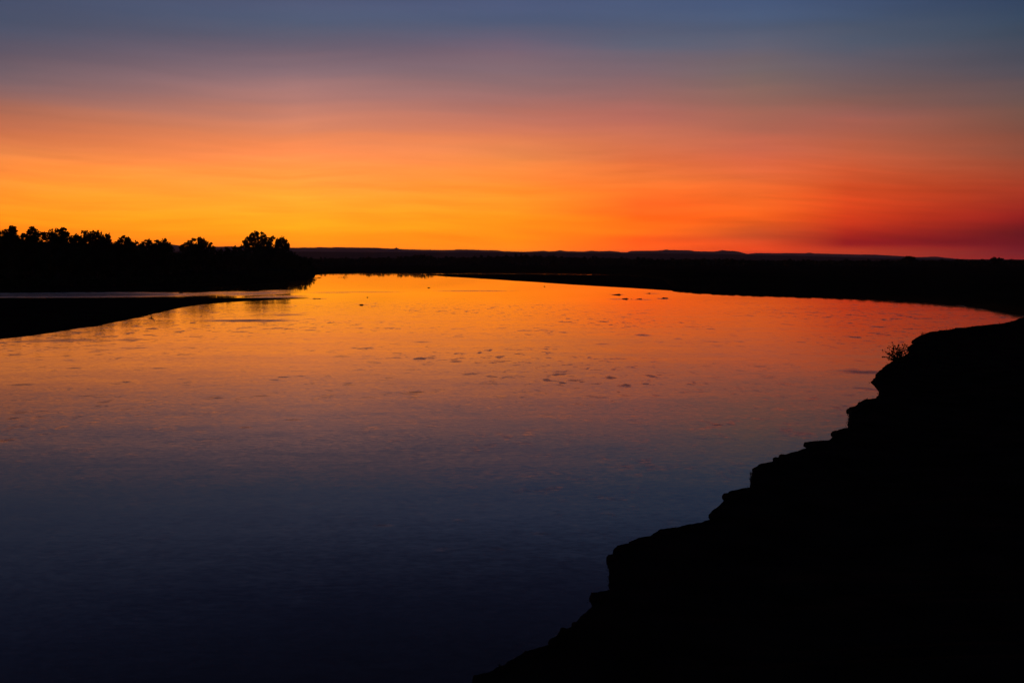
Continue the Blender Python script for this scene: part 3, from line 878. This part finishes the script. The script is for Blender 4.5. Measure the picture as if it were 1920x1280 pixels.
hr = [0.70, 0.68, 0.55, 0.20, 0.60, 0.42, 0.32, 0.26, 0.24, 0.24, 0.18, 0.24, 0.18, 0.24, 0.18, 0.24, 0.18, 0.09, 0.09, 0.05, 0.05]
hippo_me = skin_mesh('hippo', hv, he, hr, M_hippo)
HIPPOS = [  # px, py of the water line, rotation, sink, head lift, which spot of the body sits there, label
    (1157, 552.6, 0.15, -0.55, -0.10, 0.2, 'largest hippo, its low back showing above the water'),
    (1171, 560.6, -0.3, -0.76, 0.26, -1.6, 'hippo head left of the other two in the nearer row'),
    (1197.5, 561.0, 0.5, -0.80, 0.26, -1.6, 'small hippo head in the middle of the nearer row'),
    (1248, 559.4, 2.8, -0.77, 0.27, -1.6, 'hippo head farthest right, its wake trailing to the left'),
    (1213, 550.2, 0.1, -0.73, 0.20, -1.8, 'hippo with muzzle and brow as two bumps, near the far right shore'),
]
for (x, y, rz, z, tilt, bx, lab) in HIPPOS:
    o = link('hippo', hippo_me)
    p = on_plane(x, y, 0)
    o.location = (p.x - bx * math.cos(rz), p.y - bx * math.sin(rz), z)
    o.rotation_euler = (0, tilt, rz)
    tag(o, lab, 'hippo', 'hippos resting in the river')

def log(x, y, length, rad, rz, label, branch=None, seed=0):
    g = np.random.default_rng(900 + seed)
    V, F = [], []
    length *= 0.7; rad *= 0.55
    L = length / 2
    pts = [Vector((-L + length * k / 6, 0.06 * length * g.uniform(-1, 1), rad * g.uniform(-0.35, 0.35))) for k in range(7)]
    tube(V, F, pts, [rad * q for q in (0.35, 0.8, 1.0, 0.95, 1.0, 0.75, 0.4)], 8)
    o = link('driftwood', mesh_from('driftwood', V, F), M_wood)
    p = on_plane(x, y, 0)
    o.location = (p.x, p.y, rad * 0.15)
    o.rotation_euler = (0, 0, rz)
    tag(o, label, 'driftwood', 'pieces of driftwood in the river')
    if branch:
        for b in branch:
            V, F = [], []
            tube(V, F, [Vector(q) for q in b], [rad * 0.6 * (1 - 0.25 * k) for k in range(len(b))], 6)
            link('branch', mesh_from('branch', V, F), M_wood, o)
log(594.5, 560.0, 1.9, 0.16, 0.05, 'long low log floating off the tip of the left sandbar', seed=1)
log(678, 571.8, 0.9, 0.22, 0.3, 'short dark stub of wood with a trailing wake right of the long log', seed=2)
log(689, 557.6, 0.45, 0.16, 0.9, 'tiny dark chip of wood floating above the stub with the wake', seed=3)
log(643, 520.0, 3.0, 0.22, 0.1, 'forked snag sticking out of the bright water near the far bank',
    branch=[[(0.1, 0, 0), (0.5, 0, 0.6), (1.2, 0.1, 0.9)], [(0.4, 0, 0.4), (0.9, 0, 0.3), (1.9, 0, 0.1)]], seed=4)
log(635, 520.2, 1.4, 0.16, 0.0, 'low piece of wood just left of the forked snag', seed=5)
log(624, 512.2, 3.4, 0.30, 0.0, 'dark log stranded under the far bank, left of two', seed=6)
log(659.5, 511.8, 2.2, 0.38, 0.0, 'dark log stranded under the far bank, right of two', seed=7)
log(804, 539.6, 0.8, 0.20, 0.4, 'small dark lump of wood drifting in mid river', seed=8)
log(1021, 537.2, 0.6, 0.18, 0.4, 'small dark lump of wood close to the sand spit', seed=9)
log(339, 549.4, 1.2, 0.30, 0.1, 'dark lump of wood in the narrow channel behind the left sandbar', seed=10)
log(752, 517.8, 1.8, 0.22, 0.0, 'small piece of wood by the tip of the sand spit', seed=11)

# wading bird on the spit of the sandbar, facing +X
bv = [(0, 0, 0.42), (0.16, 0, 0.46), (-0.18, 0, 0.38), (-0.34, 0, 0.33), (0.24, 0, 0.60), (0.27, 0, 0.70), (0.36, 0, 0.69),
      (0.02, 0.05, 0.26), (0.03, 0.05, 0.02), (0.10, 0.05, 0.01), (0.02, -0.05, 0.26), (-0.05, -0.05, 0.02), (0.03, -0.05, 0.01)]
be = [(0, 1), (0, 2), (2, 3), (1, 4), (4, 5), (5, 6), (0, 7), (7, 8), (8, 9), (0, 10), (10, 11), (11, 12)]
br = [0.13, 0.10, 0.10, 0.03, 0.045, 0.05, 0.014, 0.03, 0.016, 0.014, 0.03, 0.016, 0.014]
bird_me = skin_mesh('wading_bird', bv, be, br, M_bird)
bird = link('wading_bird', bird_me)
bp = on_plane(283.5, 592.0, 0.0)
bird.location = (bp.x, bp.y, 0.0)
bird.scale = (1.25, 1.25, 1.0)
tag(bird, 'small dark bird wading at the edge of the left sandbar', 'bird')

# ------------------------------------------------------------------ haze
def haze():
    X, Y0, Y1, Z0, Z1 = 36000.0, -36000.0, 36000.0, -12.0, HAZE_TOP
    V = [(sx_ * X, y, z) for sx_ in (-1, 1) for y in (Y0, Y1) for z in (Z0, Z1)]
    F = [(0, 1, 3, 2), (4, 6, 7, 5), (0, 4, 5, 1), (2, 3, 7, 6), (0, 2, 6, 4), (1, 5, 7, 3)]
    m = bpy.data.materials.new('evening_haze')
    m.use_nodes = True
    t = m.node_tree
    t.nodes.clear()
    out = t.nodes.new('ShaderNodeOutputMaterial')
    v = t.nodes.new('ShaderNodeVolumePrincipled')
    v.inputs['Color'].default_value = (0.80, 0.74, 0.92, 1)
    v.inputs['Density'].default_value = HAZE
    v.inputs['Anisotropy'].default_value = 0.35
    t.links.new(v.outputs[0], out.inputs['Volume'])
    o = link('haze', mesh_from('haze', V, F), m)
    tag(o, 'thin evening haze paling the far hills', kind='stuff')
haze()
